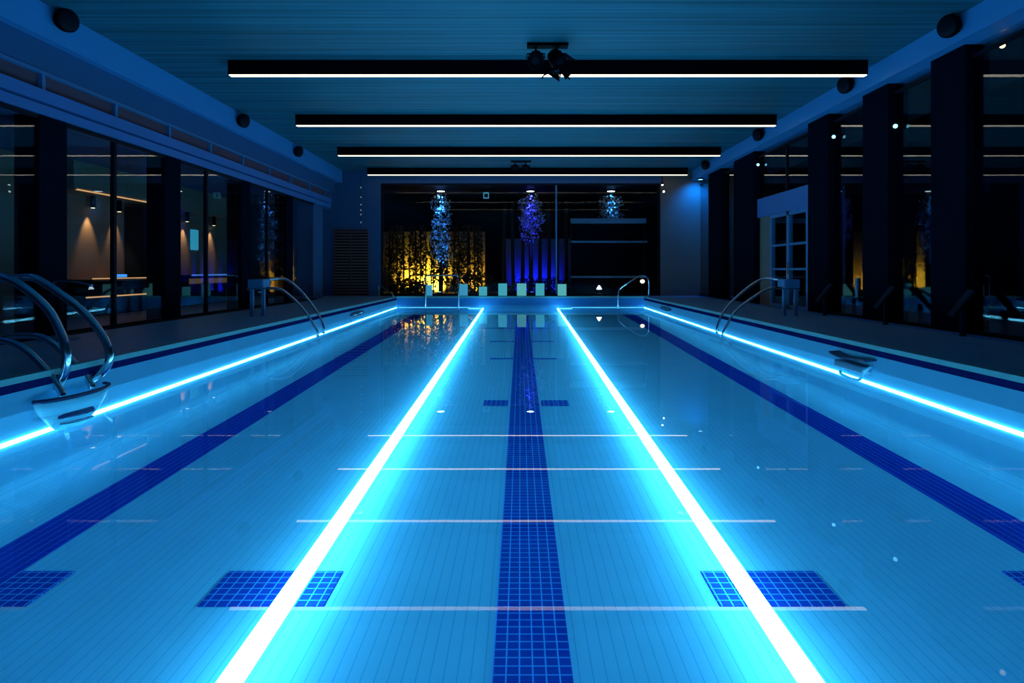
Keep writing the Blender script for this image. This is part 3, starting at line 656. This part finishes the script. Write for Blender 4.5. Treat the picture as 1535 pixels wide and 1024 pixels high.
# dark shrubs in front
for x, w_, h_, lab in ((-5.1,.95,.62,'low dark shrub under the yellow-lit bamboo'), (-2.2,1.2,1.0,'dark rounded shrub between the yellow and blue lit walls'), (1.0,1.5,.7,'wide low dark shrub under the purple-lit tree'), (4.3,1.0,.55,'low dark shrub below the shelf unit')):
    t = thing('garden_shrub', lab, 'shrub', (x, 28.9, -.02), 'dark garden shrubs')
    fo = MB(); fo.leaves((x,28.9,h_*.45),(w_,.4,h_*.6), 900, .14, rnd); fo.build('foliage', M['leaf_dark'], t)
    st = MB()
    for q in range(4): st.tube([(x+(q-1.5)*.1,28.9,-.02),(x+(q-1.5)*.3,28.9,h_*.7)], .015, 5)
    st.build('stems', M['bark'], t)
for x, c, e, lens, lab in ((-5.4,(1,.55,.03),190,'yellow_led','yellow garden uplight near the louvred door side'),(-4.25,(1,.55,.03),260,'yellow_led','yellow garden uplight below the brightest yellow patch'),(-2.3,(1,.5,.03),70,'yellow_led','dim yellow garden uplight beside the blue-lit tree'),(.2,(.004,.012,1),45,'blue_led','blue garden uplight behind the bare trunks'),(1.3,(.004,.012,1),45,'blue_led','blue garden uplight under the purple-lit tree')):
    t = thing('garden_uplight', lab, 'garden light', (x, 30.5, -.02), 'garden uplights')
    MB().lathe((x,30.5,-.02),(0,0,1),[(0,.08),(.12,.08),(.12,.07),(.1,.06)],14).build('can', M['frame'], t)
    MB().cyl((x,30.5,.085),(x,30.5,.11),.06,14).build('lens', M[lens], t)
    l = bpy.data.lights.new('garden_glow', 'SPOT'); l.energy = e*4.5; l.color = c; l.spot_size = math.radians(110); l.spot_blend = .6; l.shadow_soft_size = .06
    o = bpy.data.objects.new('garden_glow', l); COL.objects.link(o); o.location = (x,30.40,.15); o.rotation_euler = (math.radians(118),0,0)
for x, c, e, lens, lab in ((-3.5,(.04,.28,1),900,'cyan_small','added pale blue fill light at the foot of the blue-lit tree'),(.5,(.03,.03,1),900,'blue_led','added blue fill light at the foot of the purple-lit tree')):  # extra uplights added to brighten the lower leaves of both trees
    t = thing('garden_uplight', lab, 'garden light', (x, 27.2, -.02), 'garden uplights')
    MB().lathe((x,27.2,-.02),(0,0,1),[(0,.08),(.12,.08),(.12,.07),(.1,.06)],14).build('can', M['frame'], t)
    MB().cyl((x,27.2,.085),(x,27.2,.11),.06,14).build('lens', M[lens], t)
    l = bpy.data.lights.new('garden_glow', 'SPOT'); l.energy = e; l.color = c; l.spot_size = math.radians(26); l.spot_blend = .6; l.shadow_soft_size = .06
    o = bpy.data.objects.new('garden_glow', l); COL.objects.link(o); o.location = (x,27.2,.15); o.rotation_euler = (math.radians(165),0,0)
t = thing('garden_lamp', 'tiny white cone lamp low behind the garden window below the shelf unit', 'garden light', (3.33, 26.5, -.02))
MB().cyl((3.33,26.5,-.02),(3.33,26.5,.24),.02,8).build('post', M['frame'], t)
MB().lathe((3.33,26.5,.24),(0,0,1),[(0,.11),(.03,.10),(.16,.02)],12).build('shade', M['white_small'], t)
t = thing('light_cable', 'thin cable with tiny pale lights on the navy wall above the louvred door', 'string light', (-6.51, BY, 2.9))
MB().cyl((-6.51,BY-.012,2.74),(-6.51,BY-.012,CZ-.01),.006,6).build('cable', M['frame'], t)
for z in (4.42, 4.03, 3.72, 3.5, 3.32, 3.0): MB().lathe((-6.51,BY-.015,z),(0,-1,0),[(0,.03),(.03,.022),(.045,.004)],10).build('light', emit('pale_bulb', (.6,.75,.8), .25), t)
# shelf unit
t = thing('shelf_unit', 'dark shelf unit with blue-grey shelves behind the garden window', 'shelf unit', (3.75, 26.9, -.02))
sx0, sx1 = 2.15, 5.36
MB().box(sx0, sx1, 27.05, 27.09, .0, 3.2).build('back_panel', M['black'], t)
for x in (sx0, sx1-.06): MB().box(x, x+.06, 26.75, 27.05, -.02, 3.25).build('side_panel', M['frame'], t)
MB().box(sx0, sx1, 26.7, 27.09, 3.05, 3.25).build('top_board', M['shelf_blue'], t)
MB().box(sx0, sx1+.05, 26.7, 27.05, 2.22, 2.30).build('shelf', M['shelf_blue'], t)
MB().box(sx0, sx1, 26.7, 27.05, .72, .80).build('shelf', M['shelf_blue'], t)
# lit globe near the far rail
t = thing('garden_globe', 'small warm white globe light behind the peaked steel rail', 'garden light', (5.1, 26.2, -.02))
MB().cyl((5.1,26.2,-.02),(5.1,26.2,.5),.04).build('post', M['frame'], t)
MB().lathe((5.1,26.2,.5),(0,0,1),[(0,.03),(.03,.08),(.08,.1),(.13,.08),(.16,.03)],16).build('globe', emit('globe_glow', (1,.85,.65), 2.5), t, smooth=True)

# ------------------------------------------------------------------ lights of the place
def spot(name, loc, rot, e, c, size, blend=.6, soft=.1):
    l = bpy.data.lights.new(name, 'SPOT'); l.energy = e; l.color = c; l.spot_size = math.radians(size); l.spot_blend = blend; l.shadow_soft_size = soft
    o = bpy.data.objects.new(name, l); COL.objects.link(o); o.location = loc; o.rotation_euler = [math.radians(a) for a in rot]; return o
# cyan wall washer on the taupe wall, with its fixture
t = thing('wall_washer', 'small cyan wall washer lamp above the taupe wall', 'spotlight', (7.15, 24.9, 4.7))
MB().box(7.05,7.25,24.82,24.98,4.65,4.708).build('housing', M['black'], t)
MB().box(7.08,7.22,24.84,24.96,4.642,4.65).build('lens', M['cyan_small'], t)
spot('wall_wash_beam', (7.15,24.9,4.63), (38,0,0), 420, (.0,.20,1), 120, 1.0)

w_ = bpy.data.worlds.new('night'); S.world = w_; w_.use_nodes = True
bg = w_.node_tree.nodes['Background']; bg.inputs[0].default_value = (.01,.03,.09,1); bg.inputs[1].default_value = .08

# ------------------------------------------------------------------ camera
cam = bpy.data.cameras.new('camera'); co = bpy.data.objects.new('camera', cam); COL.objects.link(co)
co.location = (0, 0, H); co.rotation_euler = (math.pi/2, 0, 0)
cam.sensor_width = 36; cam.lens = FPX/1535*36
cam.shift_x = -(780-767.5)/1535; cam.shift_y = -(512-405)/1535
cam.clip_start = .05; cam.clip_end = 200
S.camera = co
for o in bpy.data.objects:
    if '_o' in o: del o['_o']

S.view_settings.view_transform = 'Standard'; S.view_settings.look = 'None'
S.view_settings.gamma = 1; S.view_settings.use_curve_mapping = False; S.view_settings.exposure = 0
S.cycles.max_bounces = 12; S.cycles.transparent_max_bounces = 16; S.cycles.diffuse_bounces = 5
